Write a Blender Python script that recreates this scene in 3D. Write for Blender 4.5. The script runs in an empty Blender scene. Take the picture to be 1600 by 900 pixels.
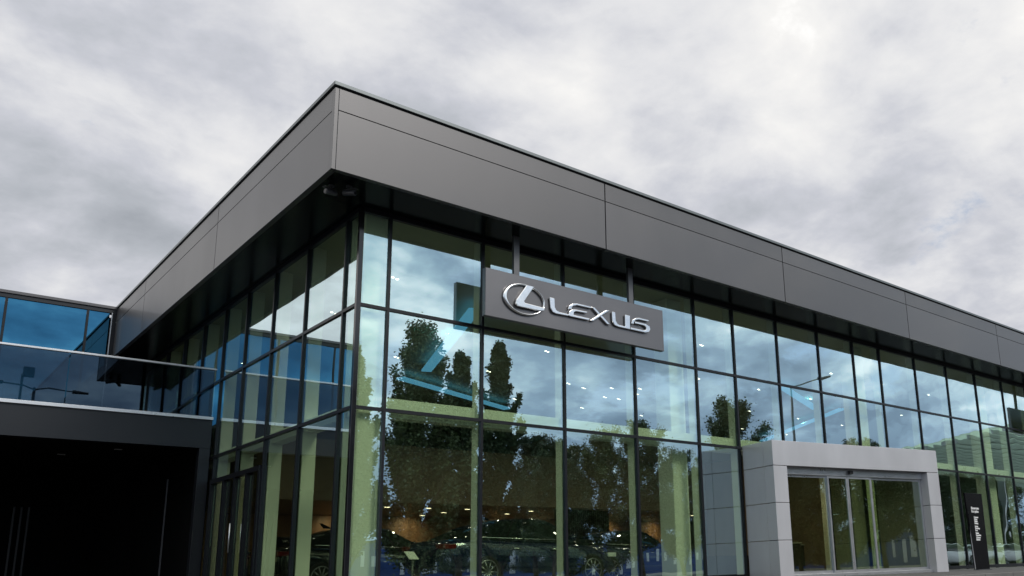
import bpy, bmesh, math, random
import numpy as np
from mathutils import Vector, Matrix
random.seed(7)
C = bpy.context.scene.collection
S = bpy.context.scene

# ------------------------------------------------------------------ camera
cam = bpy.data.cameras.new('camera'); cob = bpy.data.objects.new('camera', cam); C.objects.link(cob)
yaw, pitch, roll = 0.7414, 0.2303, -0.0309
fw = Vector((math.sin(yaw)*math.cos(pitch), math.cos(yaw)*math.cos(pitch), math.sin(pitch)))
rt = Vector((math.cos(yaw), -math.sin(yaw), 0)); up = rt.cross(fw)
r2 = rt*math.cos(roll)+up*math.sin(roll); u2 = -rt*math.sin(roll)+up*math.cos(roll)
m = Matrix((( r2.x, u2.x, -fw.x), (r2.y, u2.y, -fw.y), (r2.z, u2.z, -fw.z))).to_4x4()
m.translation = Vector((-4.9988, -12.5036, 0.45)); cob.matrix_world = m
cam.sensor_width = 36; cam.lens = 1330.52*36/1600
cam.shift_x = -188.32/1600; cam.shift_y = 127.9/1600
cam.clip_end = 3000
S.camera = cob

# ------------------------------------------------------------------ world
SUN_EL, SUN_AZ = math.radians(40), math.radians(158)
w = bpy.data.worlds.new('World'); S.world = w; w.use_nodes = True
nt = w.node_tree; N = nt.nodes; L = nt.links; N.clear()
def nd(t, **k):
    n = N.new(t)
    for a, b in k.items(): setattr(n, a, b)
    return n
def mth(op, a, b=None, c=None):
    n = nd('ShaderNodeMath', operation=op)
    for i, v in enumerate((a, b, c)):
        if v is None: continue
        if isinstance(v, (int, float)): n.inputs[i].default_value = v
        else: L.new(v, n.inputs[i])
    return n.outputs[0]
sky = nd('ShaderNodeTexSky', sky_type='NISHITA', sun_disc=False, sun_elevation=SUN_EL, sun_rotation=SUN_AZ)
geo = nd('ShaderNodeTexCoord'); sep = nd('ShaderNodeSeparateXYZ'); L.new(geo.outputs['Generated'], sep.inputs[0])
X, Y, Z = sep.outputs
zz = mth('ADD', mth('MAXIMUM', Z, 0.0), 0.26)
cmb = nd('ShaderNodeCombineXYZ'); L.new(mth('DIVIDE', X, zz), cmb.inputs[0]); L.new(mth('DIVIDE', Y, zz), cmb.inputs[1])
def noise(scale, detail, rough, dist, off):
    mp = nd('ShaderNodeMapping'); mp.inputs['Location'].default_value = off
    L.new(cmb.outputs[0], mp.inputs[0])
    n = nd('ShaderNodeTexNoise'); n.inputs['Scale'].default_value = scale; n.inputs['Detail'].default_value = detail
    n.inputs['Roughness'].default_value = rough; n.inputs['Distortion'].default_value = dist
    L.new(mp.outputs[0], n.inputs['Vector']); return n.outputs['Fac']
big = noise(0.9, 3, 0.5, 0.3, (3.1, 1.7, 0)); mid = noise(3.0, 8, 0.55, 0.25, (0.4, 5.2, 0)); fin = noise(9.0, 6, 0.58, 0.2, (7, 2, 0))
puff = mth('SUBTRACT', 1.0, mth('MULTIPLY', mth('ABSOLUTE', mth('SUBTRACT', noise(2.1, 6, 0.5, 0.35, (12.4, 8.2, 0)), 0.5)), 4.0))
dens = mth('ADD', mth('ADD', mth('MULTIPLY', big, 0.34), mth('MULTIPLY', mid, 0.50)), mth('MULTIPLY', fin, 0.16))
# thinner, brighter cloud to the right of the view and low in the west
east = mth('ADD', mth('MULTIPLY', X, 0.80), mth('MULTIPLY', Y, -0.60))
west = mth('MAXIMUM', mth('SUBTRACT', mth('MULTIPLY', X, -1.0), 0.02), 0.0)
low = mth('POWER', mth('SUBTRACT', 1.0, mth('MAXIMUM', Z, 0.0)), 6.0)
dc = mth('ADD', mth('MULTIPLY', mth('SUBTRACT', dens, 0.5), 2.0), 0.60)
dc = mth('ADD', dc, mth('MULTIPLY', mth('SUBTRACT', puff, 0.7), 0.16))
val = mth('ADD', mth('ADD', mth('ADD', dc, mth('MULTIPLY', east, 0.16)), mth('MULTIPLY', low, 0.08)), mth('MULTIPLY', west, 1.2))
ramp = nd('ShaderNodeValToRGB'); cr = ramp.color_ramp; L.new(val, ramp.inputs[0])
cr.elements[0].position = 0.25; cr.elements[0].color = (0.37, 0.395, 0.435, 1)
cr.elements[1].position = 0.88; cr.elements[1].color = (0.93, 0.92, 0.905, 1)
for p_, c_ in ((0.42, (0.475, 0.50, 0.545, 1)), (0.55, (0.60, 0.615, 0.67, 1)), (0.68, (0.76, 0.765, 0.79, 1)), (1.0, (1.2, 1.19, 1.17, 1))):
    e = cr.elements.new(p_); e.color = c_
# sky behind the camera: blue-grey banks, brighter upward
back = nd('ShaderNodeMapRange'); back.inputs['From Min'].default_value = -0.35; back.inputs['From Max'].default_value = 0.15
L.new(Y, back.inputs['Value']); back.inputs['To Min'].default_value = 1; back.inputs['To Max'].default_value = 0
bramp = nd('ShaderNodeValToRGB'); br = bramp.color_ramp
L.new(mth('ADD', mth('MULTIPLY', mth('SUBTRACT', dens, 0.5), 4.6), mth('MULTIPLY', Z, 1.3)), bramp.inputs[0])
br.elements[0].position = 0.0; br.elements[0].color = (0.35, 0.44, 0.57, 1)
br.elements[1].position = 0.80; br.elements[1].color = (1.55, 1.55, 1.52, 1)
e = br.elements.new(0.30); e.color = (0.54, 0.66, 0.81, 1)
e = br.elements.new(0.52); e.color = (0.84, 0.98, 1.08, 1)
mixc = nd('ShaderNodeMix', data_type='RGBA'); L.new(back.outputs[0], mixc.inputs[0])
L.new(ramp.outputs[0], mixc.inputs[6]); L.new(bramp.outputs[0], mixc.inputs[7])
gap = nd('ShaderNodeMapRange', interpolation_type='SMOOTHSTEP')
gv = mth('ADD', noise(4.2, 8, 0.6, 0.0, (2.3, 11.4, 0)), mth('MULTIPLY', east, 0.15))
gap.inputs['From Min'].default_value = 0.64; gap.inputs['From Max'].default_value = 0.80
gap.inputs['To Min'].default_value = 1.0; gap.inputs['To Max'].default_value = 0.25
L.new(gv, gap.inputs['Value'])
b1 = nd('ShaderNodeBackground'); b1.inputs[1].default_value = 0.15; L.new(sky.outputs[0], b1.inputs[0])
b2 = nd('ShaderNodeBackground'); b2.inputs[1].default_value = 1.0; L.new(mixc.outputs[2], b2.inputs[0])
hz = nd('ShaderNodeMapRange'); hz.inputs['From Min'].default_value = 0.12; hz.inputs['From Max'].default_value = 0.28; hz.inputs['To Min'].default_value = 1; hz.inputs['To Max'].default_value = 0
L.new(Z, hz.inputs['Value'])
ms = nd('ShaderNodeMixShader'); L.new(mth('MAXIMUM', gap.outputs[0], hz.outputs[0]), ms.inputs[0]); L.new(b1.outputs[0], ms.inputs[1]); L.new(b2.outputs[0], ms.inputs[2])
wo = nd('ShaderNodeOutputWorld'); L.new(ms.outputs[0], wo.inputs[0])
w.cycles.sampling_method = 'MANUAL'; w.cycles.sample_map_resolution = 512

sun = bpy.data.lights.new('sun', 'SUN'); sun.energy = 1.5; sun.angle = math.radians(14); sun.color = (1, .96, .9)
so = bpy.data.objects.new('sun', sun); C.objects.link(so)
sd = Vector((math.sin(SUN_AZ)*math.cos(SUN_EL), math.cos(SUN_AZ)*math.cos(SUN_EL), math.sin(SUN_EL)))
so.rotation_euler = sd.to_track_quat('Z', 'Y').to_euler()
S.view_settings.view_transform = 'Standard'; S.view_settings.look = 'None'
S.view_settings.exposure = 0; S.view_settings.gamma = 1
S.cycles.use_denoising = True; S.cycles.max_bounces = 8; S.cycles.transparent_max_bounces = 16
S.cycles.glossy_bounces = 4; S.cycles.diffuse_bounces = 3; S.cycles.caustics_reflective = False
S.cycles.sample_clamp_indirect = 6

# ------------------------------------------------------------------ materials
def mat(name, col, rough=.5, metal=0, noise_amt=0, scale=3.0, spec=.5, coat=0, bump=0, bscale=40, emit=None, es=0, stretch=(1,1,1), objrand=0):
    mt = bpy.data.materials.new(name); mt.use_nodes = True
    t = mt.node_tree; b = t.nodes['Principled BSDF']
    b.inputs['Base Color'].default_value = (*col, 1); b.inputs['Roughness'].default_value = rough
    b.inputs['Metallic'].default_value = metal; b.inputs['Specular IOR Level'].default_value = spec
    b.inputs['Coat Weight'].default_value = coat
    tc = t.nodes.new('ShaderNodeTexCoord'); mp = t.nodes.new('ShaderNodeMapping'); mp.inputs['Scale'].default_value = stretch
    t.links.new(tc.outputs['Object'], mp.inputs[0])
    if noise_amt:
        n = t.nodes.new('ShaderNodeTexNoise'); n.inputs['Scale'].default_value = scale; n.inputs['Detail'].default_value = 6
        t.links.new(mp.outputs[0], n.inputs['Vector'])
        mr = t.nodes.new('ShaderNodeMapRange'); mr.inputs['To Min'].default_value = 1-noise_amt; mr.inputs['To Max'].default_value = 1+noise_amt
        mr.inputs['From Min'].default_value = .3; mr.inputs['From Max'].default_value = .7
        t.links.new(n.outputs['Fac'], mr.inputs['Value'])
        vm = t.nodes.new('ShaderNodeVectorMath'); vm.operation = 'SCALE'; vm.inputs[0].default_value = col
        t.links.new(mr.outputs[0], vm.inputs['Scale']); t.links.new(vm.outputs[0], b.inputs['Base Color'])
        m2 = t.nodes.new('ShaderNodeMapRange'); m2.inputs['To Min'].default_value = max(0, rough-.08); m2.inputs['To Max'].default_value = min(1, rough+.08)
        t.links.new(n.outputs['Fac'], m2.inputs['Value']); t.links.new(m2.outputs[0], b.inputs['Roughness'])
    if objrand:
        oi = t.nodes.new('ShaderNodeObjectInfo'); m3 = t.nodes.new('ShaderNodeMapRange'); m3.inputs['To Min'].default_value = 1-objrand; m3.inputs['To Max'].default_value = 1+objrand
        t.links.new(oi.outputs['Random'], m3.inputs['Value'])
        v2 = t.nodes.new('ShaderNodeVectorMath'); v2.operation = 'SCALE'; src = b.inputs['Base Color'].links
        if src: t.links.new(src[0].from_socket, v2.inputs[0])
        else: v2.inputs[0].default_value = col
        t.links.new(m3.outputs[0], v2.inputs['Scale']); t.links.new(v2.outputs[0], b.inputs['Base Color'])
    if bump:
        n = t.nodes.new('ShaderNodeTexNoise'); n.inputs['Scale'].default_value = bscale; n.inputs['Detail'].default_value = 3
        t.links.new(mp.outputs[0], n.inputs['Vector'])
        bp = t.nodes.new('ShaderNodeBump'); bp.inputs['Strength'].default_value = bump; bp.inputs['Distance'].default_value = .02
        t.links.new(n.outputs['Fac'], bp.inputs['Height']); t.links.new(bp.outputs[0], b.inputs['Normal'])
    if emit:
        b.inputs['Emission Color'].default_value = (*emit, 1); b.inputs['Emission Strength'].default_value = es
        mt.cycles.emission_sampling = 'NONE'
    return mt

def glass(name, refl, trans, graze=.35, rough=0.0, wob=0.0):
    """coated sheet: mirror part + tinted see-through part"""
    mt = bpy.data.materials.new(name); mt.use_nodes = True; t = mt.node_tree; t.nodes.clear()
    g = t.nodes.new('ShaderNodeBsdfGlossy'); g.inputs['Roughness'].default_value = rough
    tr = t.nodes.new('ShaderNodeBsdfTransparent')
    lw = t.nodes.new('ShaderNodeLayerWeight'); lw.inputs['Blend'].default_value = .35
    mc = t.nodes.new('ShaderNodeMix'); mc.data_type = 'RGBA'; t.links.new(lw.outputs['Facing'], mc.inputs[0])
    mc.inputs[6].default_value = (*refl, 1); mc.inputs[7].default_value = (*[min(1, c+graze) for c in refl], 1)
    m2 = t.nodes.new('ShaderNodeMix'); m2.data_type = 'RGBA'; t.links.new(lw.outputs['Facing'], m2.inputs[0])
    m2.inputs[6].default_value = (*trans, 1); m2.inputs[7].default_value = (*[c*.6 for c in trans], 1)
    t.links.new(mc.outputs[2], g.inputs[0]); t.links.new(m2.outputs[2], tr.inputs[0])
    if wob:
        tc = t.nodes.new('ShaderNodeTexCoord'); n = t.nodes.new('ShaderNodeTexNoise'); n.inputs['Scale'].default_value = .9; n.inputs['Detail'].default_value = 1
        t.links.new(tc.outputs['Object'], n.inputs['Vector'])
        bp = t.nodes.new('ShaderNodeBump'); bp.inputs['Strength'].default_value = wob; bp.inputs['Distance'].default_value = .01
        t.links.new(n.outputs['Fac'], bp.inputs['Height']); t.links.new(bp.outputs[0], g.inputs['Normal'])
    ad = t.nodes.new('ShaderNodeAddShader'); t.links.new(g.outputs[0], ad.inputs[0]); t.links.new(tr.outputs[0], ad.inputs[1])
    o = t.nodes.new('ShaderNodeOutputMaterial'); t.links.new(ad.outputs[0], o.inputs[0])
    return mt

M = dict(
 fascia = mat('grey_metal_cladding', (.095,.092,.095), .42, .45, .07, .7, spec=.6, coat=.15, bump=.05, bscale=.9, stretch=(1,1,.5), objrand=.07),
 coping = mat('coping_metal', (.13,.145,.15), .45, .5, .05, 2),
 soffit = mat('black_gloss_soffit', (.004,.007,.007), .2, 0, .15, .6, spec=.12),
 mullion = mat('black_mullion', (.009,.010,.013), .35, .0, .1, 3, spec=.3),
 cpost = mat('gloss_black_post', (.01,.01,.012), .12, .3, .1, 3, spec=.8),
 seal = mat('black_seal', (.006,.006,.007), .6),
 fin = mat('pale_interior_paint', (.86,.88,.86), .5, 0, .04, 1.5),
 wallin = mat('interior_wall', (.30,.31,.28), .6, 0, .08, .8),
 ceil = mat('interior_ceiling', (.50,.52,.42), .6, 0, .06, .7),
 floorin = mat('showroom_tiles', (.22,.21,.20), .12, 0, .1, 1.0),
 bulk = mat('brown_bulkhead', (.30,.22,.155), .45, 0, .12, 1.2),
 wood = mat('brown_wood_wall', (.36,.22,.13), .4, 0, .25, 4, stretch=(1,1,.15)),
 slat = mat('dark_slats', (.03,.02,.015), .4, 0, .2, 5),
 sign = mat('sign_panel_grey', (.16,.155,.16), .32, .6, .05, 1),
 chrome = mat('brushed_chrome', (.80,.80,.80), .17, 1, .03, 8),
 post = mat('sign_post_grey', (.12,.12,.125), .4, .4),
 porch = mat('light_grey_panel', (.53,.53,.555), .34, .25, .06, 1.6, stretch=(1,1,.35), objrand=.04, bump=.03, bscale=1.2),
 alu = mat('brushed_aluminium', (.62,.63,.65), .3, .8, .04, 5),
 silver = mat('satin_silver_trim', (.70,.70,.71), .3, .6, .03, 3),
 annex = mat('dark_annex_panel', (.012,.0135,.017), .35, .2, .1, .6),
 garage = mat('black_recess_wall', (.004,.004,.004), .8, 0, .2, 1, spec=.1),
 asphalt = mat('asphalt', (.05,.05,.052), .85, 0, .25, .8, bump=.5, bscale=60),
 paving = mat('concrete_paving', (.075,.072,.07), .8, 0, .15, 1.5, bump=.3, bscale=40),
 kerb = mat('concrete_kerb', (.14,.135,.13), .8, 0, .15, 3),
 deck = mat('roof_membrane', (.10,.10,.105), .8, 0, .15, 1),
 white = mat('white_lettering', (.75,.75,.75), .5),
 totem = mat('gloss_black_totem', (.003,.003,.004), .6, 0, .1, 2, spec=.1),
 lamp = mat('lamp_lens', (1,1,1), .5, emit=(1,.97,.92), es=5),
 lampw = mat('warm_lamp_lens', (1,1,1), .5, emit=(1,.80,.58), es=5),
 neon = mat('blue_led_tube', (.1,.4,.6), .4, emit=(.13,.43,.85), es=.75),
 housing = mat('lamp_housing', (.6,.6,.58), .5),
 camw = mat('floodlight_grey', (.06,.06,.065), .4),
 bark = mat('bark', (.09,.07,.05), .9, 0, .3, 6, bump=.6, bscale=12),
 leaf = mat('leaf_dark', (.045,.075,.03), .6, 0, .45, 1.2),
 leaf2 = mat('leaf_mid', (.07,.10,.035), .6, 0, .45, 1.0),
 steel = mat('galvanised_steel', (.10,.105,.11), .5, .6),
 blue = mat('blue_fence_sheet', (.022,.065,.24), .45, 0, .12, .6),
 palew = mat('pale_sheet', (.62,.66,.72), .5, 0, .06, 1),
 tyre = mat('tyre_rubber', (.015,.015,.015), .85),
 rim = mat('alloy_rim', (.28,.28,.30), .3, .8),
 cglass = mat('car_glass', (.008,.012,.012), .03, 0, spec=.8),
 red = mat('red_tail_lens', (.12,.006,.006), .15, coat=.6),
 headl = mat('headlamp_lens', (.7,.72,.75), .08, coat=.6),
 roofm = mat('pale_canopy_sheet', (.75,.80,.74), .5, 0, .05, 1),
 desk = mat('desk_laminate', (.35,.33,.30), .4),
 screen = mat('screen_black', (.01,.01,.012), .1),
)
_t = M['roofm'].node_tree; _tr = _t.nodes.new('ShaderNodeBsdfTranslucent'); _tr.inputs[0].default_value = (.8,.9,.8,1)
_mx = _t.nodes.new('ShaderNodeMixShader'); _mx.inputs[0].default_value = .7
_t.links.new(_t.nodes['Principled BSDF'].outputs[0], _mx.inputs[1]); _t.links.new(_tr.outputs[0], _mx.inputs[2])
_t.links.new(_mx.outputs[0], _t.nodes['Material Output'].inputs[0])
G_main = glass('coated_green_glass', (.35,.465,.51), (.56,.635,.48), .30, wob=.16)
G_far = glass('coated_green_glass_wavy', (.35,.465,.51), (.56,.635,.48), .30, wob=.6)
G_left = G_main
G_up = glass('blue_reflective_glass', (.05,.20,.33), (.03,.05,.06), .14)
G_bal = glass('smoked_balustrade_glass', (.040,.060,.084), (.075,.09,.105), .10)
G_door = glass('clear_door_glass', (.12,.15,.16), (.72,.74,.56), .25)

# ------------------------------------------------------------------ mesh helpers
class MB:
    def __init__(s): s.bm = bmesh.new()
    def box(s, x0,x1,y0,y1,z0,z1, mi=0):
        vs = [s.bm.verts.new(p) for p in ((x0,y0,z0),(x1,y0,z0),(x1,y1,z0),(x0,y1,z0),(x0,y0,z1),(x1,y0,z1),(x1,y1,z1),(x0,y1,z1))]
        fs = []
        for f in ((3,2,1,0),(4,5,6,7),(0,1,5,4),(1,2,6,5),(2,3,7,6),(3,0,4,7)):
            fc = s.bm.faces.new([vs[i] for i in f]); fc.material_index = mi; fs.append(fc)
        return fs
    def tube(s, p0, p1, r0, r1=None, seg=10, cap=True):
        r1 = r0 if r1 is None else r1
        p0, p1 = Vector(p0), Vector(p1); d = (p1-p0).normalized()
        a = d.orthogonal().normalized(); b = d.cross(a)
        A = [s.bm.verts.new(p0+(a*math.cos(2*math.pi*i/seg)+b*math.sin(2*math.pi*i/seg))*r0) for i in range(seg)]
        B = [s.bm.verts.new(p1+(a*math.cos(2*math.pi*i/seg)+b*math.sin(2*math.pi*i/seg))*r1) for i in range(seg)]
        for i in range(seg):
            j = (i+1) % seg; s.bm.faces.new((A[i],A[j],B[j],B[i])).smooth = True
        if cap: s.bm.faces.new(A[::-1]); s.bm.faces.new(B)
    def poly(s, pts, n, h):
        """extrude a planar polygon pts (3d) by vector n*h"""
        n = Vector(n)*h
        A = [s.bm.verts.new(Vector(p)) for p in pts]; B = [s.bm.verts.new(Vector(p)+n) for p in pts]
        s.bm.faces.new(A); s.bm.faces.new(B[::-1])
        for i in range(len(A)):
            j = (i+1) % len(A); s.bm.faces.new((A[j],A[i],B[i],B[j]))
    def build(s, name, mats, parent=None, bevel=0, loc=None, rz=0, smooth=False):
        bmesh.ops.recalc_face_normals(s.bm, faces=s.bm.faces)
        me = bpy.data.meshes.new(name); s.bm.to_mesh(me); s.bm.free()
        for q in (mats if isinstance(mats, (list, tuple)) else [mats]): me.materials.append(q)
        o = bpy.data.objects.new(name, me); C.objects.link(o)
        if smooth:
            for p in me.polygons: p.use_smooth = True
        if parent: o.parent = parent
        if loc: o.location = loc
        if rz: o.rotation_euler = (0,0,rz)
        if bevel:
            b = o.modifiers.new('bevel', 'BEVEL'); b.width = bevel; b.segments = 2; b.limit_method = 'ANGLE'
        return o
def bx(name, dims, m_, parent=None, bevel=0):
    b = MB(); b.box(*dims); return b.build(name, m_, parent, bevel)
def thing(name, label, cat, loc=(0,0,0), rz=0, group=None):
    o = bpy.data.objects.new(name, None); C.objects.link(o); o.location = loc; o.rotation_euler = (0,0,rz)
    o['label'] = label; o['category'] = cat
    if group: o['group'] = group
    return o
def tag(o, label, cat, group=None):
    o['label'] = label; o['category'] = cat
    if group: o['group'] = group
    return o
def struct(o): o['kind'] = 'structure'; return o
def dup(o, parent=None):
    c = o.copy(); C.objects.link(c)
    if parent: c.parent = parent
    for ch in list(o.children): dup(ch, c)
    return c

# ------------------------------------------------------------------ ground
struct(bx('ground', (-600,600,-600,600,-.3,0), M['asphalt']))
struct(bx('pavement', (1.6,60,-3.6,1.02,.004,.15), M['paving']))
b = MB()
for i in range(46): b.box(1.2+i*1.3, 1.2+i*1.3+1.285, -3.78, -3.61, .004, .145)
struct(b.build('kerb', M['kerb'], bevel=.01))

# ------------------------------------------------------------------ showroom
HB, HT, HS = 6.90, 8.37, 7.96
GX, GY = 1.04, 1.10
T1, T2, Z0 = 5.085, 3.27, .15
XE, YE = 44.0, 15.35          # extents
h_ = .007
sh = thing('showroom', 'long dark grey glass-walled showroom with deep overhanging fascia', 'building', (0,0,0))
# fascia panels
xs = [0.0] + [5.82+5.93*i for i in range(7)]; xs = [x for x in xs if x < XE] + [XE]
g = .013
for a, c in zip(xs[:-1], xs[1:]):
    a2 = a + (.07 if a == 0 else g)
    bx('fascia_panel', (a2, c-g, 0, .10, HB, HS-h_), M['fascia'], sh, .003)
    bx('fascia_panel', (a2, c-g, 0, .10, HS+h_, HT-.015), M['fascia'], sh, .003)
ysj = [0.0, 5.99, 12.05, YE]
for a, c in zip(ysj[:-1], ysj[1:]):
    a2 = a + (.0 if a == 0 else g)
    bx('fascia_panel', (0, .10, a2+(.11 if a == 0 else 0), c-g, HB, HS-h_), M['fascia'], sh, .003)
    bx('fascia_panel', (0, .10, a2+(.11 if a == 0 else 0), c-g, HS+h_, HT-.015), M['fascia'], sh, .003)
b = MB(); b.box(-.004,.062,-.004,.102,HB-.003,HT-.018); b.build('corner_trim', M['fascia'], sh, .003)
b = MB(); b.box(.11,XE,.11,.16,HB+.012,HT-.03); b.box(.11,.16,.16,YE,HB+.012,HT-.03); b.build('backing', M['seal'], sh)
b = MB(); b.box(-.03,XE,-.03,.5,HT+.02,HT+.085); b.box(-.03,.5,.5,YE+.3,HT+.02,HT+.085); b.build('coping', M['coping'], sh, .006)
b = MB(); b.box(.02,XE,.02,.4,HT-.015,HT+.018); b.box(.02,.4,.4,YE,HT-.015,HT+.018); b.build('coping_gap', M['seal'], sh)
bx('roof', (.45,XE,.45,30,HT-.35,HT-.05), M['deck'], sh)
# soffit boards (with joints)
sx = [.11] + [2.2+2.96*i for i in range(15)]; sx = [x for x in sx if x < XE] + [XE]
for a, c in zip(sx[:-1], sx[1:]): bx('soffit_panel', (a+.004, c-.004, .11, GY+.05, HB+.004, HB+.05), M['soffit'], sh)
sy = [GY+.058, 4.5, 7.5, 10.5, YE]
for a, c in zip(sy[:-1], sy[1:]): bx('soffit_panel', (.11, GX+.05, a, c-.008, HB+.004, HB+.05), M['soffit'], sh)
# curtain wall
MX = [1.59,3.552,5.535,7.514,9.507,10.924,12.689,14.535,16.265,17.694,19.755,21.794,23.839,25.91]
while MX[-1] < XE-2: MX.append(MX[-1]+2.04)
NY = [1.667,3.449,5.197,6.87,8.43,10.1,11.8,13.5]
BX, BY, BETA, BL, BH = 10.732, -.066, -.1905, 5.696, 3.307
def mullion_x(x, z0=Z0, fin=True):
    b = MB(); b.box(x-.025,x+.025,GY-.036,GY-.006,z0,HB); b.box(x-.022,x+.022,GY-.007,GY+.06,z0,HB)
    o = b.build('mullion', M['mullion'], sh)
    if fin: bx('fin', (x-.03,x+.03,GY+.075,GY+.27,z0,HB-.03), M['fin'], o)
def mullion_y(y, z0=Z0):
    b = MB(); b.box(GX-.036,GX-.006,y-.025,y+.025,z0,HB); b.box(GX-.007,GX+.06,y-.022,y+.022,z0,HB)
    o = b.build('mullion', M['mullion'], sh)
    bx('fin', (GX+.075,GX+.33,y-.03,y+.03,z0,HB-.03), M['fin'], o)
for x in MX: mullion_x(x)
for y in NY: mullion_y(y)
b = MB(); b.box(GX-.05,GX+.03,GY-.05,GY+.03,Z0,HB); b.build('corner_post', M['cpost'], sh, .004)
for zz_, nm in ((T1,'transom'),(T2,'transom'),(HB-.035,'head_rail'),(Z0+.06,'sill_rail')):
    h = .028 if nm == 'transom' else .05
    b = MB(); b.box(GX+.031,XE,GY-.034,GY+.05,zz_-h,zz_+h); b.build(nm, M['mullion'], sh)
    b = MB(); b.box(GX-.034,GX+.05,GY+.031,YE-.01,zz_-h,zz_+h); b.build(nm, M['mullion'], sh)
b = MB(); b.box(GX+.45,XE-.5,GY+.10,GY+.36,T2-.10,T2+.24); b.build('floor_beam', M['fin'], sh)
b = MB(); b.box(GX+.10,GX+.36,GY+.45,YE-.1,T2-.10,T2+.12); b.build('floor_beam', M['fin'], sh)
# panes - each sits very slightly out of true, as real ones do
rnd = random.Random(3)
def pane(x0,x1,y0,y1,z0,z1,parent,mt_,name='glass_pane',t=.09):
    cx, cy, cz = (x0+x1)/2, (y0+y1)/2, (z0+z1)/2
    b = MB(); b.box(x0-cx,x1-cx,y0-cy,y1-cy,z0-cz,z1-cz)
    # only the outer face is coated
    bmesh.ops.recalc_face_normals(b.bm, faces=b.bm.faces)
    ax = 1 if (y1-y0) < (x1-x0) else 0
    for f in b.bm.faces: f.material_index = 0 if f.normal[ax] < -.9 else 1
    o = b.build(name, [mt_, G_clear], parent); o.location = (cx,cy,cz)
    o.rotation_euler = (math.radians(rnd.gauss(0,t)), math.radians(rnd.gauss(0,t)) if ax == 0 else 0, math.radians(rnd.gauss(0,t)))
    return o
G_clear = bpy.data.materials.new('clear_inner_face'); G_clear.use_nodes = True
_t = G_clear.node_tree; _t.nodes.clear(); _a = _t.nodes.new('ShaderNodeBsdfTransparent'); _a.inputs[0].default_value = (.98,1,.97,1)
_o = _t.nodes.new('ShaderNodeOutputMaterial'); _t.links.new(_a.outputs[0], _o.inputs[0])
rows = [(Z0+.12,T2-.03),(T2+.03,T1-.03),(T1+.03,HB-.09)]
px = [GX+.03] + MX + [XE]
k = 0
for a, c in zip(px[:-1], px[1:]):
    for r, (za, zb) in enumerate(rows):
        # the entrance porch opens through the lowest row
        if r == 0 and a > 10.9 and c < 15.0: continue
        pane(a+.024, c-.024, GY, GY+.012, za, zb, sh, G_main if a < 16 else G_far, t=.08)
py = [GY+.03] + NY + [YE-.02]
for i, (a, c) in enumerate(zip(py[:-1], py[1:])):
    for r, (za, zb) in enumerate(rows):
        if r == 0 and 3 <= i <= 4: za = 2.72
        pane(GX, GX+.012, a+.024, c-.024, za, zb, sh, G_left, t=.06)
# side door set in the left glazing
dr = thing('side_door', 'narrow black framed glass doors in the left glazing beside the carport', 'door', (GX, 6.87, Z0))
b = MB(); b.box(-.08,.05,-1.62,1.56,2.48,2.58); b.build('lintel', M['mullion'], dr)
for yy in (-1.60,-.86,-.12,.62,1.5):
    b = MB(); b.box(-.075,.045,yy-.05,yy+.05,.0,2.48); b.build('frame', M['mullion'], dr)
for yy in (-1.60,-.86,-.12,.62):
    w_ = .74 if yy < .6 else .88
    b = MB(); b.box(0,.012,yy+.055,yy+w_-.055,.02,2.47); b.build('glass_panel', G_door, dr)
b = MB(); b.tube((-.11,-.2,.9),(-.11,-.2,1.5),.014); b.build('handle', M['alu'], dr)
# columns behind the glass
for cx_ in (9.02, 16.95, 24.9):
    bx('column', (cx_,cx_+.5,GY+.42,GY+.92,Z0,HB-.03), M['fin'], sh, .02)
bx('column', (GX+.14,GX+.58,GY+.14,GY+.58,Z0,HB-.03), M['fin'], sh, .02)
# rear and inner fabric
bx('ceiling', (GX+.06,XE,GY+.07,23,HB-.03,HB+.0), M['ceil'], sh)
bx('floor', (GX+.02,XE,GY+.02,23,.02,Z0-.005), M['floorin'], sh)
bx('rear_wall', (GX,XE,23,23.2,0,HT-.4), M['wallin'], sh)
bx('end_wall', (XE,XE+.2,.3,23,0,HT-.02), M['wallin'], sh)
bx('side_wall', (GX-.1,GX+.1,YE+.02,23,0,HT-.4), M['wallin'], sh)
bx('bulkhead', (4.6,31.5,15.0,15.3,2.95,4.95), M['bulk'], sh)
bx('upper_box', (17.0,23.8,15.5,20,4.98,6.1), M['wood'], sh)
bx('mezzanine_floor', (4.6,31.5,15.302,22.9,2.98,3.25), M['bulk'], sh)
bx('wood_wall', (4.6,31.5,21.8,21.95,Z0,2.97), M['wood'], sh)
bx('bulkhead', (4.6,4.8,15.31,22.9,3.26,4.95), M['bulk'], sh)
# back office wall seen on the right through the porch
b = MB()
for i in range(26): b.box(16.3+i*.11,16.3+i*.11+.05,15.6,15.75,Z0,2.94)
b.build('slat_screen', M['slat'], sh)
bx('partition', (24.6,24.8,7.5,15.0,Z0,5.2), M['bulk'], sh)
bx('partition', (11.2,24.6,12.2,12.4,Z0,.9), M['slat'], sh)

# ------------------------------------------------------------------ entrance porch
pc = thing('entrance_porch', 'light grey panelled entrance porch with sliding glass doors', 'porch', (BX,BY,0), BETA)
def pb(name, dims, mt_, bevel=.004, par=pc):
    b = MB(); b.box(*dims); return b.build(name, mt_, par, bevel)
zs = [.15, 1.002, 1.857, 2.716]; q = .007
PW = .41; D = 1.2
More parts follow.
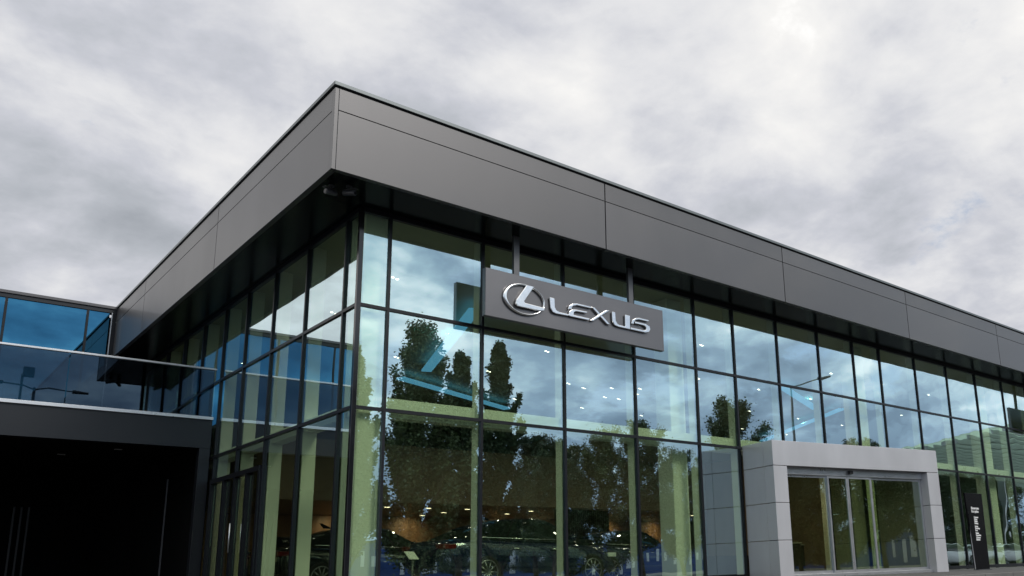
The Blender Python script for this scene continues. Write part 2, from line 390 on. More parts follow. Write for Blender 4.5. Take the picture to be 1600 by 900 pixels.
# side depth left: until the glass
DL = (GY-.08-BY)/math.cos(BETA) + .0
pb('header', (0,BL,0,.34,2.716+q,BH), M['porch'])
for i in range(3):
    a, c = zs[i]+(q if i else 0), zs[i+1]-q
    pb('pier_panel', (0,PW,0,.34,a,c), M['porch'])
    pb('pier_panel', (BL-PW-.03,BL,0,.34,a,c), M['porch'])
    b = MB(); b.poly([(0,.346,a),(.06,.346,a),(.06,DL-.02,a),(0,DL+.0,a)],(0,0,1),c-a); b.build('side_panel', M['porch'], pc, .003)
    b = MB(); b.poly([(BL-.06,.346,a),(BL,.346,a),(BL,DL+1.08,a),(BL-.06,DL+1.07,a)],(0,0,1),c-a); b.build('side_panel', M['porch'], pc, .003)
a, c = 2.716+q, BH
b = MB(); b.poly([(0,.346,a),(.06,.346,a),(.06,DL-.02,a),(0,DL,a)],(0,0,1),c-a); b.build('side_panel', M['porch'], pc, .003)
b = MB(); b.poly([(BL-.06,.346,a),(BL,.346,a),(BL,DL+1.08,a),(BL-.06,DL+1.07,a)],(0,0,1),c-a); b.build('side_panel', M['porch'], pc, .003)
b = MB(); b.poly([(.07,.346,BH-.12),(BL-.07,.346,BH-.12),(BL-.07,DL+1.0,BH-.12),(.07,DL-.05,BH-.12)],(0,0,1),.1); b.build('porch_roof', M['seal'], pc)
pb('backing', (.02,PW-.02,.02,.32,.14,2.72), M['seal'], 0); pb('backing', (BL-PW,BL-.02,.02,.32,.14,2.72), M['seal'], 0)
# door set, 0.22 m back from the face
FY = .20
pb('door_head', (PW,BL-PW-.03,FY-.02,FY+.10,2.545,2.715), M['alu'])
pb('threshold', (PW,BL-PW-.03,FY-.06,FY+.12,.15,.225), M['alu'])
o = pb('door_sensor', (2.55,2.66,FY-.10,FY-.021,2.60,2.68), M['seal'])
def leaf(x0,x1,yo,name,fr=.05):
    b = MB(); b.box(x0,x0+fr,yo,yo+.04,.23,2.54); b.box(x1-fr,x1,yo,yo+.04,.23,2.54)
    b.box(x0+fr,x1-fr,yo,yo+.04,.23,.29); b.box(x0+fr,x1-fr,yo,yo+.04,2.49,2.54)
    f = b.build('frame', M['alu'], pc)
    b = MB(); b.box(x0+fr,x1-fr,yo+.015,yo+.025,.29,2.49); b.build('glass', G_door, f)
    f.name = name
leaf(PW+.003,1.90,FY+.045,'fixed_window')
leaf(1.86,2.53,FY,'sliding_door',.045)
leaf(2.535,3.36,FY,'sliding_door',.045)
leaf(3.365,BL-PW-.04,FY+.045,'fixed_window',.06)

# ------------------------------------------------------------------ hanging signs
SZ0, SZ1, SYF = 5.145, 6.087, .52
LOGO = {
'emL':[(4.150,5.905),(4.330,5.905),(4.093,5.560),(4.112,5.528),(4.55,5.512),(4.585,5.545),(4.56,5.445),(4.47,5.428),(4.037,5.424),(3.93,5.43),(3.885,5.474),(3.904,5.554)],
'L':[(4.713,5.768),(4.835,5.768),(4.842,5.59),(4.875,5.53),(4.965,5.503),(5.184,5.500),(5.174,5.458),(4.868,5.452),(4.785,5.470),(4.735,5.542)],
'Et':[(5.165,5.60),(5.20,5.68),(5.29,5.745),(5.41,5.772),(5.80,5.772),(5.77,5.730),(5.409,5.728),(5.293,5.690),(5.245,5.612)],
'El':[(5.175,5.470),(5.198,5.562),(5.275,5.615),(5.357,5.632),(5.676,5.640),(5.650,5.602),(5.373,5.592),(5.318,5.560),(5.311,5.506),(5.74,5.506),(5.700,5.460),(5.225,5.458)],
'Xa':[(5.778,5.770),(5.874,5.770),(6.306,5.465),(6.199,5.465)],
'Xb':[(6.280,5.776),(6.185,5.776),(5.730,5.463),(5.820,5.463)],
'U':[(6.345,5.770),(6.442,5.770),(6.448,5.590),(6.490,5.530),(6.560,5.508),(6.711,5.505),(6.715,5.770),(6.860,5.770),(6.852,5.460),(6.527,5.460),(6.410,5.480),(6.352,5.555)],
'St':[(7.430,5.772),(7.390,5.728),(7.108,5.725),(7.010,5.695),(6.970,5.640),(6.963,5.596),(6.885,5.596),(6.923,5.690),(7.023,5.750),(7.137,5.772)],
'Sl':[(7.000,5.662),(7.330,5.662),(7.428,5.634),(7.450,5.570),(7.400,5.490),(7.300,5.460),(6.868,5.460),(6.868,5.508),(7.250,5.508),(7.320,5.535),(7.322,5.585),(7.270,5.615),(7.000,5.618)],
}
def hanging_sign(x0, label):
    s_ = thing('hanging_sign', label, 'sign', (x0, SYF, SZ0), 0, 'signs hung from the soffit')
    W, H = 4.64, SZ1-SZ0
    b = MB(); b.box(0,W,0,.11,0,H); b.build('panel', M['sign'], s_, .006)
    for xx in (.66, 3.66):
        b = MB(); b.box(xx,xx+.13,.03,.10,H+.002,HB-SZ0+.002); b.build('post', M['post'], s_, .004)
    ox, oz = 3.255, SZ0
    # emblem ring
    b = MB(); cxx, czz = 4.11-ox, 5.605-oz; n = 64; ring = []
    for i in range(n):
        t = 2*math.pi*i/n; ca, sa = math.cos(t), math.sin(t)
        th = .066 + .02*(-ca)
        o1 = (cxx+.487*ca, czz+.318*sa); i1 = (cxx+.01+(.487-th)*ca, czz+(.318-.042)*sa)
        ring.append([b.bm.verts.new((p_[0], yy, p_[1])) for p_, yy in ((o1,-.035),(((o1[0]+i1[0])/2,(o1[1]+i1[1])/2),-.062),(i1,-.035),(i1,-.012),(o1,-.012))])
    for i in range(n):
        A, B_ = ring[i], ring[(i+1)%n]
        for j in range(5): b.bm.faces.new((A[j],A[(j+1)%5],B_[(j+1)%5],B_[j])).smooth = j in (0,1)
    em = b.build('emblem', M['chrome'], s_)
    b = MB(); b.poly([(x-ox,-.02,z-oz) for x, z in LOGO['emL']],(0,-1,0),.052); b.build('emblem_letter', M['chrome'], em, .016)
    for k_ in (('L',),('Et','El'),('Xa','Xb'),('U',),('St','Sl')):
        b = MB()
        for n_, kk in enumerate(k_): b.poly([(x-ox,-.018,z-oz) for x, z in LOGO[kk]],(0,-1,0),.034+.004*n_)
        b.build('letter', M['chrome'], s_, .010)
    return s_
hanging_sign(3.255, 'grey hanging sign with chrome emblem and LEXUS letters, left of the porch')
hanging_sign(27.45, 'second grey hanging sign at the far right end, mirrored in the last panes')

# floodlights at the corner under the soffit
def flood(x, y, rz, label):
    f = thing('security_camera', label, 'camera', (x,y,HB+.0), rz, 'cameras under the soffit corner')
    b = MB(); b.tube((0,0,0),(0,0,-.03),.05,.05,12); b.tube((0,0,-.03),(0,0,-.10),.018,.018,8); b.build('bracket', M['camw'], f)
    b = MB(); b.tube((-.11,0,-.115),(.12,0,-.15),.038,.045,14); b.box(-.10,.16,-.045,.045,-.083,-.075); b.build('body', M['camw'], f, .003)
    b = MB(); b.tube((.121,0,-.150),(.128,0,-.151),.03,.03,12); b.build('lens', M['screen'], f)
flood(.26,.60,math.radians(200),'small grey security camera under the soffit corner, facing left')
flood(.50,.44,math.radians(-60),'small grey security camera under the soffit corner, facing the entrance side')

# ------------------------------------------------------------------ left annex with carport
AY = 8.55
an = thing('annex', 'low dark annex with open carport and smoked glass balustrade on top', 'building', (0,0,0))
bx('fascia_band', (-18,GX-.09,AY,AY+.18,3.47,4.13), M['annex'], an, .004)
bx('lower_trim', (-18,GX-.085,AY-.05,AY+.1,4.133,4.205), M['silver'], an, .004)
rail = bx('rail', (-18,GX-.085,AY-.03,AY+.03,5.325,5.365), M['silver'], an, .004)
xx = GX-.12
i = 0
while xx > -17:
    o = pane(xx-2.9,xx,AY,AY+.014,4.21,5.322,an,G_bal,'balustrade_glass',t=.0); o.rotation_euler = (math.radians(-1.2),0,0)
    xx -= 2.92
b = MB(); b.box(-18,GX-.1,AY+.19,YE,4.0,4.12); b.build('terrace_deck', M['deck'], an)
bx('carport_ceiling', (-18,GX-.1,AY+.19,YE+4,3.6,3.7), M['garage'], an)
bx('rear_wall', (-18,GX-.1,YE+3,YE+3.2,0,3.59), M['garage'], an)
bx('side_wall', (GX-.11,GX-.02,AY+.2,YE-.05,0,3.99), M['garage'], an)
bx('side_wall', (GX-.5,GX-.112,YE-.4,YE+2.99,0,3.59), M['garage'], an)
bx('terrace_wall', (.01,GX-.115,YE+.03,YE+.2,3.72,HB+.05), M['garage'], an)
bx('jamb', (.72,GX-.09,AY,AY+.2,0,3.468), M['annex'], an, .004)
bx('downpipe', (.50,.53,AY+1.6,AY+1.63,0,2.9), M['camw'], an)
for xq in (-2.1,-1.95,-1.8): bx('door_bar', (xq,xq+.04,13.2,13.25,0,2.4), M['seal'], an)
for (xq,yq) in ((-.6,10.5),(-1.5,12.0)):
    bx('ceiling_spot', (xq,xq+.16,yq,yq+.1,3.585,3.599), M['housing'], an)
# upper glass storey at the back of the terrace
up_ = thing('upper_glass_storey', 'blue mirror glass storey with dark frame behind the terrace rail', 'building', (0,YE,0))
bx('frame', (-18,.0,-.04,.2,8.22,8.33), M['annex'], up_, .004)
bx('coping', (-18.05,.0,-.08,.3,8.338,8.42), M['fascia'], up_, .004)
bx('corner_post', (-.11,-.006,-.06,.1,4.13,8.218), M['mullion'], up_)
bx('corner_strip', (-.135,-.113,-.075,.0,4.13,8.218), M['alu'], up_)
xx = -.72
px2 = [-.14]
while xx > -18: px2.append(xx); xx -= 1.915
for a, c in zip(px2[:-1], px2[1:]):
    bx('mullion', (c-.03,c+.03,-.03,.08,4.13,8.218), M['mullion'], up_)
    b = MB(); b.box((c-a)/2+.034,(a-c)/2-.034,0,.012,-2.03,2.03)
    o = b.build('glass_pane', G_up, up_); o.location = ((a+c)/2, .0, 6.18); o.rotation_euler = (0,0,math.radians(rnd.gauss(0,.05)))
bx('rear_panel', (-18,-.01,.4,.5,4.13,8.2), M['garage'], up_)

# ------------------------------------------------------------------ totem by the glass
tt = thing('totem_sign', 'black free-standing totem sign with small white lettering beside the porch', 'sign', (18.45,-1.0,Z0))
b = MB(); b.poly([(-.36,0,.02),(.46,0,.02),(.50,0,2.11),(-.50,0,2.11)],(0,1,0),.05); b.build('slab', M['totem'], tt, .006)
b = MB(); b.poly([(-.385,.0,.02),(-.365,.0,.02),(-.43,.0,1.60),(-.45,.0,1.60)],(0,1,0),.015); b.build('edge_strip', M['alu'], tt)
b = MB(); b.box(-.30,.46,-.06,.11,0,.018); b.build('base_plate', M['steel'], tt)
def text(name, body, size, loc, mt_, parent, ext=.002, rot=(math.pi/2,0,0)):
    cu = bpy.data.curves.new(name, 'FONT'); cu.body = body; cu.size = size; cu.extrude = ext; cu.space_line = .9; cu.offset = .004
    tmp = bpy.data.objects.new('tmp', cu); C.objects.link(tmp)
    dg = bpy.context.evaluated_depsgraph_get(); me = bpy.data.meshes.new_from_object(tmp.evaluated_get(dg))
    bpy.data.objects.remove(tmp); me.materials.clear(); me.materials.append(mt_)
    o = bpy.data.objects.new(name, me); C.objects.link(o); o.parent = parent; o.location = loc; o.rotation_euler = rot
    return o
text('lettering','Showroom\nReception',.10,(-.24,-.004,1.66),M['white'],tt)
for zt, s_ in ((1.42,'Customer\nParking\nVehicle\nDelivery'),(1.17,'Service\nWorkshop\nParts'),(.98,'Vehicle\nPreparation'),(.86,'Customer\nEntrance')):
    text('lettering',s_,.062,(-.14,-.004,zt),M['white'],tt)

# ------------------------------------------------------------------ inside: lights
def spot(loc, energy, col=(1,.72,.42), size=.15, blend=.8, ang=95, tgt=(0,.9,-1)):
    l = bpy.data.lights.new('interior_spot', 'SPOT'); l.energy = energy; l.color = col; l.shadow_soft_size = size; l.spot_size = math.radians(ang); l.spot_blend = blend
    o = bpy.data.objects.new('interior_spot', l); C.objects.link(o); o.location = loc
    o.rotation_euler = Vector(tgt).to_track_quat('-Z','Y').to_euler()
GRX = [3.17,6.46,9.68,12.95,16.2,19.45,22.65,26.0,29.4]; GRY = [4.05,7.27,10.43,13.72]
def downlight(x, y, z, lens, label, grp, twin=True):
    t = thing('ceiling_light', label, 'ceiling light', (x,y,z), .4, grp)
    b = MB(); b.box(-.15 if twin else -.14,.15 if twin else .14,-.075,.075,-.03,0); b.build('housing', M['housing'], t)
    if twin:
        for s_ in (-.07,.07):
            b = MB(); b.tube((s_,0,-.0302),(s_,0,-.036),.036,.036,14); b.build('lens', lens, t)
    else:
        b = MB(); b.box(-.11,.11,-.05,.05,-.036,-.0302); b.build('lens', lens, t)
    return t
first = downlight(GRX[0],GRY[0],HB-.032,M['lamp'],'twin white downlight in the high ceiling behind the coated glass','twin downlights in the showroom ceiling')
ORD = ['first','second','third','fourth','fifth','sixth','seventh','eighth','ninth']
ROWN = ['row nearest the entrance front','second row behind the entrance front','third row behind the entrance front','rearmost row']
for i_, xq in enumerate(GRX):
    for j_, yq in enumerate(GRY):
        c = first if (i_ == 0 and j_ == 0) else dup(first)
        c.location = (xq,yq,HB-.032); c['label'] = 'twin ceiling downlight, %s from the glass corner in the %s' % (ORD[i_], ROWN[j_])
for n_, (xq,yq) in enumerate(((13.87,10.73),(14.71,10.16),(15.56,11.55),(16.25,11.54),(15.64,9.67),(16.57,9.54))):
    c = dup(first); c.location = (xq,yq,HB-.032); c['label'] = 'ceiling light of the loose ring, %s of the six counted from the left' % ORD[n_]; c['group'] = 'ring of ceiling lights'
pl_ = downlight(13.4,.55,BH-.125,M['lampw'],'added warm light in the porch ceiling, brightening the view through the doors','added porch light',False)  # added fitting, there to brighten what shows through the porch doors
spot((13.4,.55,BH-.25), 40, (1,.86,.66), .12, .8, 160, (0,.001,-1))  # fill from the added porch fitting
spot((16.3,3.2,HB-.1), 170, (1,.9,.75), .12, .8, 140, (0,.3,-1))  # added fill with no fitting, lifts the dark interior behind the doors
lo = downlight(9.49,16.85,2.975,M['lampw'],'warm light under the mezzanine, leftmost of the row nearest its front edge','warm lights under the mezzanine',False)
for (xq,yq,lb) in ((11.16,16.8,'second from the left in the row nearest its front edge'),(12.84,16.8,'third from the left in the row nearest its front edge'),(15.95,16.9,'left of the slatted screen in the front row'),(12.9,18.7,'second from the left in the middle row'),(12.9,20.5,'alone at the back by the wood wall'),(15.9,18.6,'third from the left in the middle row'),(19.3,16.9,'behind the slatted screen in the front row'),(23.6,16.9,'right of the slatted screen in the front row'),(9.49,18.7,'leftmost of the middle row'),(19.3,18.7,'rightmost of the middle row'),(25.6,16.9,'rightmost of the front row')):
    c = dup(lo); c.location = (xq,yq,2.975); c['label'] = 'warm light under the mezzanine, ' + lb
for xq in (9.5,12.9,17.6,19.9,24.2,27.5): spot((xq,20.9,2.9), 40, (1,.74,.50), .2, 1.0, 125)
for (xq,yq) in ((3.17,4.05),(6.46,7.27),(9.68,10.43),(12.95,4.05),(12.95,10.43),(16.2,7.27),(19.45,4.05),(19.45,10.43),(22.65,7.27),(26.0,4.05),(26.0,10.43),(3.17,10.43)):
    spot((xq,yq,HB-.1), 100, (1,.93,.82), .12, .6, 150, (0,.001,-1))
for xq in (7.5,12.9,18.5,24.5): spot((xq,17.2,2.93), 60, (1,.84,.64), .2, .9, 165, (0,.3,-1))
def led(pts, label):
    t = thing('led_light_bar', label, 'light bar', (0,0,0), 0, 'blue light bars hung inside')
    for a, c in zip(pts[:-1], pts[1:]):
        a, c = Vector(a), Vector(c); d = (c-a).normalized(); n = Vector((-d.y,d.x,0))*.15
        b = MB(); b.poly([a+n,a-n,c-n,c+n],(0,0,1),.06); b.build('tube', M['neon'], t)
    for p in (pts[0], pts[-1]):
        b = MB(); b.tube(p,(p[0],p[1],HB-.04),.006,.006,6); b.build('cable', M['steel'], t)
led([(5.42,4.39,6.6),(7.6,10.7,6.6)],'short blue light bar hung inside, steep, behind the left of the sign')
led([(7.41,12.05,6.6),(13.2,14.6,6.6)],'long shallow blue light bar hung inside above the tree reflections')
led([(18.9,5.8,6.6),(23.7,7.8,6.6)],'upper blue light bar hung inside above the porch')
led([(28.9,14.9,6.6),(24.65,7.2,6.6)],'lower blue light bar hung inside, sloping up to the right above the porch')

# ------------------------------------------------------------------ cars
def car(name, paint, label, loc, rz, group, cat='car'):
    """4.7 m saloon, nose towards +x"""
    t = thing(name, label, cat, loc, rz, group)
    st = [(-2.38,.42,.78,.62,.70),(-2.30,.30,.98,.80,.82),(-1.95,.24,1.03,.88,.90),(-1.45,.22,1.02,.91,.92),(-.7,.20,.98,.92,.92),(.2,.20,.95,.92,.92),(.95,.20,.93,.91,.91),(1.5,.22,.88,.90,.88),(2.0,.24,.80,.86,.80),(2.28,.30,.68,.74,.66),(2.36,.40,.58,.58,.52)]
    b = MB(); rings = []
    for (x,z0,z1,hw,hs) in st:
        zm = z0+(z1-z0)*.62
        prof = [(-hw*.86,z0),(-hw*.99,z0+.10),(-hw*1.0,zm-.1),(-hs*.985,zm),(-hs*.93,z1-.04),(-hs*.78,z1)]
        prof = prof + [(-a,c) for a, c in prof[::-1]]
        rings.append([b.bm.verts.new((x,a,c)) for a, c in prof])
    for A, B_ in zip(rings[:-1], rings[1:]):
        for i in range(len(A)-1): b.bm.faces.new((A[i],A[i+1],B_[i+1],B_[i]))
        b.bm.faces.new((A[-1],A[0],B_[0],B_[-1]))
    b.bm.faces.new(rings[0]); b.bm.faces.new(rings[-1][::-1])
    o = b.build('body', paint, t, 0, smooth=True); sm = o.modifiers.new('s','SUBSURF'); sm.levels = 2; sm.render_levels = 2
    # glasshouse
    gh = [(-1.95,1.00,.70,1.02),(-1.35,1.24,.62,1.0),(-.75,1.405,.58,.99),(0,1.44,.57,.97),(.45,1.40,.57,.96),(.95,1.16,.62,.94),(1.35,.93,.68,.92)]
    b = MB(); rings = []
    for x, zt, hr, zb in gh:
        hb = .80
        rings.append([b.bm.verts.new(p) for p in ((x,-hb,min(zb,zt-.01)-.03),(x,-hr,zt-.03),(x,-hr*.8,zt),(x,hr*.8,zt),(x,hr,zt-.03),(x,hb,min(zb,zt-.01)-.03))])
    for A, B_ in zip(rings[:-1], rings[1:]):
        for i in range(5): b.bm.faces.new((A[i],A[i+1],B_[i+1],B_[i])).smooth = True
    b.bm.faces.new(rings[0]); b.bm.faces.new(rings[-1][::-1])
    b.build('windows', M['cglass'], t)
    b = MB(); rings = []
    for x, zt, hr, zb in gh:
        rings.append([b.bm.verts.new(p) for p in ((x,-hr-.012,zt-.05),(x,-hr*.8,zt+.014),(x,hr*.8,zt+.014),(x,hr+.012,zt-.05))])
    for A, B_ in zip(rings[1:-2], rings[2:-1]):
        for i in range(3): b.bm.faces.new((A[i],A[i+1],B_[i+1],B_[i])).smooth = True
    rf = b.build('roof', paint, t); sd_ = rf.modifiers.new('sol','SOLIDIFY'); sd_.thickness = .012
    b = MB(); b.poly([(-.95,0,1.44),(-.72,0,1.43),(-1.0,0,1.56),(-1.06,0,1.56)],(0,1,0),.02); b.build('antenna', paint, t)
    b = MB()
    for s_ in (-1,1): b.tube((-1.5,s_*.79,1.03),(1.0,s_*.79,.965),.011,.011,6)
    b.build('window_trim', M['chrome'], t)
    b = MB()
    for s_ in (-1,1):
        for (x0,z0,x1,z1) in ((-.42,.98,-.38,1.40),): b.tube((x0,s_*.80,z0),(x1,s_*.60,z1),.03,.03,6)
    b.build('door_pillar', M['cglass'], t)
    for s_ in (-1,1):
        for xw in (-1.38,1.42):
            w_ = thing_part('wheel', t, (xw,s_*.80,.335))
            b = MB(); b.tube((0,-.11,0),(0,.11,0),.335,.335,28); b.build('tyre', M['tyre'], w_, .02)
            b = MB(); ys_ = s_*.115
            for k_ in range(10):
                a = 2*math.pi*k_/10; b.tube((0,ys_,0),(.23*math.cos(a),ys_,.23*math.sin(a)),.022,.014,5)
            for k_ in range(28):
                a, c = 2*math.pi*k_/28, 2*math.pi*(k_+1)/28
                b.tube((.235*math.cos(a),ys_,.235*math.sin(a)),(.235*math.cos(c),ys_,.235*math.sin(c)),.014,.014,5,False)
            b.build('rim', M['rim'], w_)
        b = MB(); b.tube((.78,s_*.90,1.0),(.82,s_*1.02,1.03),.07,.08,8); b.build('mirror', paint, t, smooth=True)
        b = MB(); b.box(1.98,2.24,min(s_*.55,s_*.80),max(s_*.55,s_*.80),.60,.70); b.build('headlight', M['headl'], t, .02)
        b = MB(); b.box(-2.345,-2.06,min(s_*.50,s_*.83),max(s_*.50,s_*.83),.80,.90); b.build('taillight', M['red'], t, .015)
        b = MB(); b.tube((-.75,s_*.925,.80),(-.55,s_*.925,.80),.014,.014,6); b.tube((.25,s_*.925,.78),(.45,s_*.925,.78),.014,.014,6); b.build('handle', M['chrome'], t)
    return t
def thing_part(name, parent, loc):
    o = bpy.data.objects.new(name, None); C.objects.link(o); o.parent = parent; o.location = loc; return o
P_black = mat('black_paint', (.008,.009,.010), .12, .2, .05, 2, coat=1)
P_blue = mat('dark_blue_paint', (.008,.015,.06), .14, .4, .05, 2, coat=1)
P_silver = mat('silver_paint', (.52,.54,.57), .25, .6, .03, 2, coat=1)
P_white = mat('white_paint', (.78,.79,.80), .25, 0, .03, 2, coat=1)
c0 = car('saloon_car', P_blue, 'dark blue saloon inside close behind the second bay, tail lamps at its left end', (5.95,3.4,Z0), 0.03, 'cars inside the showroom')
def cardup(paint, label, loc, rz, group):
    r = dup(c0); r.location = loc; r.rotation_euler = (0,0,rz); r['label'] = label; r['group'] = group
    for ch in r.children:
        if ch.name.split('.')[0] in ('body','roof','antenna','mirror') and paint is not P_blue:
            ch.data = ch.data.copy(); ch.data.materials.clear(); ch.data.materials.append(paint)
    return r
cardup(P_black, 'black saloon inside behind the blue one, its roof showing in the first wide bay', (4.1,7.2,Z0), .05, 'cars inside the showroom')
cardup(P_black, 'black saloon further back inside near the warm wall on the right', (17.6,12.9,Z0), .2, 'cars inside the showroom')
cardup(P_blue, 'dark blue saloon inside, left of the entrance porch side', (12.4,7.2,Z0), .1, 'cars inside the showroom')
cardup(P_black, 'black saloon inside behind the left glazing', (4.0,11.2,Z0), 1.45, 'cars inside the showroom')
G_ = 'cars parked outside and mirrored in the right panes'
cardup(P_white, 'white saloon mirrored lowest left beside the porch', (49.5,-14.4,0), .35, G_)
cardup(P_silver, 'silver saloon mirrored just left of the totem', (55,-14.9,0), .35, G_)
cardup(P_white, 'white saloon mirrored just right of the totem', (60.5,-15.2,0), .35, G_)
cardup(P_silver, 'silver saloon mirrored at the far right edge', (66,-15.6,0), .35, G_)

# reception furniture glimpsed through the doors
for i, (xq, yq, lb) in enumerate(((19.2,6.8,'pale reception desk inside behind the left porch pane'),(21.8,8.6,'pale reception desk inside behind the right porch pane'))):
    d = thing('reception_desk', lb, 'desk', (xq,yq,Z0), -.2, 'reception desks')
    bx('top', (-.9,.9,-.4,.4,1.02,1.06), M['desk'], d, .004); bx('front', (-.86,.86,-.36,-.30,0,1.018), M['slat'], d); 
    for s_ in (-.8,.74): bx('leg', (s_,s_+.06,-.29,.34,0,1.018), M['slat'], d)
pn = thing('display_stand', 'slim dark display stand with a white price card in the first wide bay', 'stand', (2.75,2.1,Z0), .5)
b = MB(); b.tube((0,0,0),(0,0,.62),.02); b.build('post', M['steel'], pn)
b = MB(); b.tube((0,0,0),(0,0,.02),.16,.16,20); b.build('foot', M['steel'], pn)
b = MB(); b.poly([(-.15,-.03,.60),(.15,-.03,.60),(.15,.09,.74),(-.15,.09,.74)],(0,-.6,.8),.012); b.build('card', M['white'], pn)

# ------------------------------------------------------------------ trees (seen mirrored in the glass)
def tree(x, y, h, wd, label, kind='poplar', grp='trees mirrored in the glazing', seed=0, trunk=.12):
    R = random.Random(seed*17+5)
    t = thing('poplar_tree' if kind == 'poplar' else 'broadleaf_tree', label, 'tree', (x,y,0), R.random()*6, grp)
    b = MB(); z = 0; p = Vector((0,0,0)); r = h*.017
    while z < h*.92:
        q_ = Vector((R.gauss(0,.05),R.gauss(0,.05),z+h*.1)); b.tube(p,q_,r,r*.86,8,False); p = q_; z += h*.1; r *= .86
    pts = []                                       # (leafy point, spread)
    pop = kind == 'poplar'; nl = 64 if pop else 46
    ph = [R.random()*6.3 for _ in range(3)]
    for i in range(nl):
        f = trunk+(1-trunk)*(i+R.random())/nl
        g_ = (f-trunk)/(1-trunk); a = i*2.4+R.uniform(-.4,.4)
        lump = 1+.22*math.sin(3*a+ph[0]+4*g_)+.14*math.sin(5*g_*6+ph[1])
        if pop: rad = wd*.5*min(1,g_*4+.45)*(1-g_**2.2)**.8*R.uniform(.55,1.15)*lump; rise = max(rad*R.uniform(1.5,2.6),h*.05)
        else: rad = wd*.5*max(.12,math.sin(min(1,g_*.80+.18)*math.pi))**.6*R.uniform(.5,1.15)*lump; rise = rad*R.uniform(.4,1.1)
        base = Vector((0,0,max(.3,f*h-rise))); tip = Vector((rad*math.cos(a),rad*math.sin(a),max(f*h,.8)+(rise*.15 if pop else 0)))
        mid_ = base.lerp(tip,.5)+Vector((math.cos(a),math.sin(a),0))*rad*.12
        b.tube(base,mid_,h*.005,h*.003,5,False); b.tube(mid_,tip,h*.003,h*.001,5,False)
        for k_ in range(4):
            u = .35+.2*k_; o0 = base.lerp(tip,u)
            d_ = Vector((math.cos(a+R.uniform(-1.3,1.3))*R.uniform(.1,.5),math.sin(a+R.uniform(-1.3,1.3))*R.uniform(.1,.5),R.uniform(.5,1.1) if pop else R.uniform(-.1,.7)))*wd*R.uniform(.12,.22)
            b.tube(o0,o0+d_,h*.0018,h*.0006,4,False)
            for q_ in range(5): pts.append((o0+d_*(.25+.2*q_),wd*(.045-.006*q_)*(1.0 if pop else 1.25)))
        for q_ in range(4): pts.append((base.lerp(tip,.55+.15*q_),wd*(.05-.010*q_)))
    b.build('trunk', M['bark'], t)
    rs = np.random.RandomState(seed+100); npc = 38 if pop else 44
    cc = np.repeat(np.array([tuple(c) for c, _ in pts]), npc, 0); rr = np.repeat(np.array([max(.02,r_) for _, r_ in pts]), npc)[:,None]
    p = cc + rs.normal(0,1,cc.shape)*rr*np.array([1,1,1.7 if pop else 1.0]); p = p[p[:,2] > .3]
    n_ = len(p); a1 = rs.normal(0,1,(n_,3)); a1[:,2] *= .6; a1 /= np.linalg.norm(a1,axis=1)[:,None]
    a2 = np.cross(a1, rs.normal(0,1,(n_,3))); a2 /= np.linalg.norm(a2,axis=1)[:,None]
    sz = rs.uniform(.05,.09,(n_,1))*(h/15); a1 = a1*sz*1.5; a2 = a2*sz
    V = np.stack([p+a1,p+a2,p-a1,p-a2],1).reshape(-1,3)
    me = bpy.data.meshes.new('crown'); me.from_pydata(V.tolist(),[],np.arange(n_*4).reshape(-1,4).tolist()); me.materials.append(M['leaf'] if R.random() < .6 else M['leaf2'])
    o = bpy.data.objects.new('crown', me); C.objects.link(o); o.parent = t
    return t
tree(21.9,-35.3,15.8,6.8,'tallest broad poplar mirrored left of the sign, behind the steep light bar',seed=1,trunk=.07)
tree(25.0,-35.6,15.0,3.6,'narrow poplar mirrored beside the tallest one, left of the mullion',seed=2,trunk=.15)
tree(27.9,-35.3,16.0,3.6,'slim poplar mirrored under the left end of the sign',seed=3,trunk=.10)
tree(17.4,-35.5,14.2,3.6,'poplar mirrored in the narrow corner pane',seed=4,trunk=.2)
tree(31.0,-35.5,9.8,4.6,'low round tree mirrored right of the slim poplar','broad',seed=5,trunk=.24)
tree(29.8,-30.0,8.6,4.0,'low bushy tree mirrored in front of the slim poplar','broad',seed=11,trunk=.12)
tree(27.6,-28.8,8.3,4.6,'low broad tree mirrored in the fourth bay','broad',seed=6,trunk=.24)
tree(31.6,-28.8,9.2,5.0,'broad tree mirrored under the sign centre','broad',seed=7,trunk=.14)
tree(35.6,-29.2,10.2,5.2,'tall broad tree mirrored behind the slatted screen','broad',seed=8,trunk=.24)
tree(39.2,-28.8,8.6,4.6,'broad tree mirrored right of the slatted screen','broad',seed=9,trunk=.24)
for i_, (xq,yq,hq) in enumerate(((33,-50,4.6),(37,-50.5,5.2),(41.2,-50,4.4),(45,-51,5))):
    tree(xq,yq,hq,4.4,'low dark bush mirrored before the blue sheds, %s from the left' % ('first','second','third','fourth')[i_],'broad',seed=30+i_,trunk=.05)
tree(31.1,-16.5,9.4,4.4,'dense dark tree mirrored just left above the porch','broad',seed=10,trunk=.14)
tree(40.6,-14.3,7.6,3.2,'tree with only its top mirrored above the porch roof','broad',seed=12,trunk=.2)
tree(53,-19.2,6.6,4.2,'tree mirrored just right of the porch','broad',seed=13,trunk=.2)
tree(60,-20,7.0,4.6,'tree mirrored behind the totem','broad',seed=14,trunk=.2)
tree(66,-21.5,7.4,5.4,'dense tree mirrored right of the totem','broad',seed=15,trunk=.12)
tree(72.5,-23,7.8,5.6,'dense tree mirrored near the right edge','broad',seed=16,trunk=.12)
tree(79,-24,8.0,5.6,'dense tree mirrored furthest right','broad',seed=17,trunk=.12)

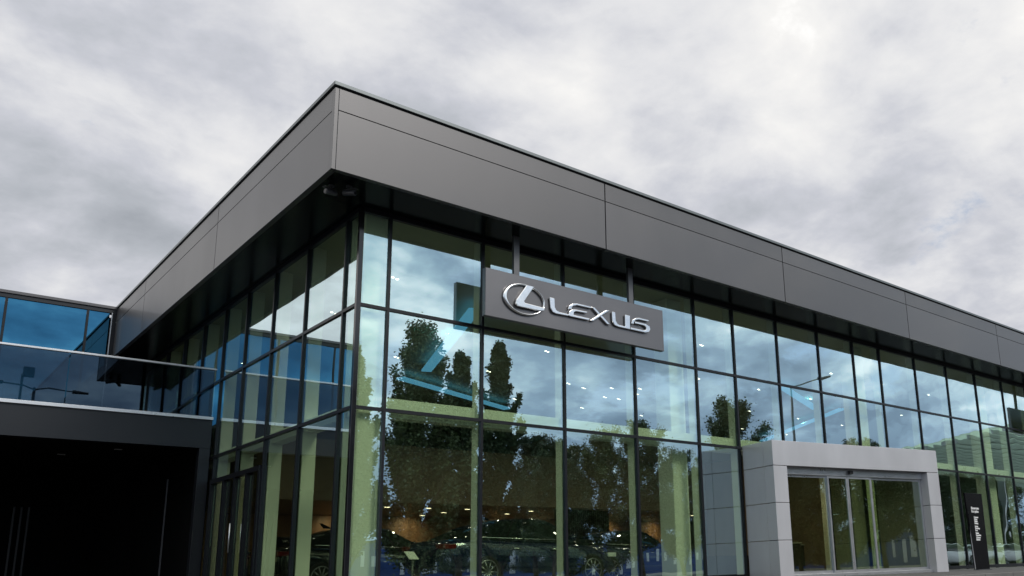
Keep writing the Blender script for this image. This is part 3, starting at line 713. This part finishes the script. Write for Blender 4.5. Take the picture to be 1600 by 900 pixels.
# ------------------------------------------------------------------ street lamps (mirrored)
def street_lamp(x, y, h, arms, label):
    t = thing('street_lamp', label, 'street lamp', (x,y,0), 0, 'street lamps mirrored in the glass')
    b = MB(); b.tube((0,0,0),(0,0,h-.2),.10,.055,12); b.build('pole', M['steel'], t)
    for ax, ay, az in arms:
        b = MB(); b.tube((0,0,h-.3),(ax*.25,ay*.25,h-.15+az*.1),.035,.035,8); b.tube((ax*.25,ay*.25,h-.15+az*.1),(ax*.72,ay*.72,h+az*.7-.1),.035,.03,8); a_ = b.build('arm', M['steel'], t)
        b = MB(); b.tube((ax*.70,ay*.70,h+az*.68-.1),(ax,ay,h+az-.05),.09,.055,8); b.build('lamp_head', M['steel'], t)
street_lamp(29.8,-11.4,9.6,[(-3.2,-.4,-.1),(3.1,.3,.75)],'double-armed street lamp mirrored above the porch')
street_lamp(.1,-13.9,10.0,[(-1.6,0,.0),(2.0,0,-.2)],'double-armed street lamp mirrored in the smoked balustrade')
fl = thing('floodlight_mast','mast with a square floodlight mirrored in the smoked balustrade','floodlight',(-.3,-14.6,0))
b = MB(); b.tube((0,0,0),(0,0,10.5),.07,.05,10); b.build('pole', M['steel'], fl)
b = MB(); b.box(.0,.42,-.08,.08,10.4,10.85); b.build('lamp_head', M['steel'], fl, .03)

# ------------------------------------------------------------------ far fence, canopy (mirrored)
fe = thing('sheet_fence','long low blue sheet-metal building with white panels, mirrored low in the panes','building',(0,-64,0))
bx('wall', (-20,130,-.2,0,0,3.7), M['blue'], fe)
R = random.Random(4); xx = -18
k = 0
while xx < 120 and k < 95:
    wd = R.choice((.35,.5,.8)); bx('panel', (xx,xx+wd,.004,.05,R.choice((.3,.9,1.4)),R.choice((2.4,2.9,3.3))), M['palew'], fe); xx += R.choice((1.1,1.4,1.6,2.6)); k += 1
bx('roof_edge', (-20.2,130.2,-.3,.12,3.704,3.9), M['annex'], fe)
cp = thing('canopy','pale ribbed forecourt canopy on posts, mirrored at the far right of the glass','canopy',(0,0,0))
b = MB(); b.poly([(64.7,-43.0,8.9),(49.9,-9.1,8.9),(110,-9.1,8.9),(110,-43,8.9)],(0,0,1),.05); b.build('roof', M['roofm'], cp)
b = MB()
for i in range(30): b.box(50.5+(i*.48+.2),109.5,-10-i*1.1,-9.85-i*1.1,8.62,8.895)
b.build('rib', M['porch'], cp)
for xq, yq in ((55,-18.6),(70,-19.5),(85,-20)): bx('post', (xq-.15,xq+.15,yq-.15,yq+.15,0,8.59), M['alu'], cp)
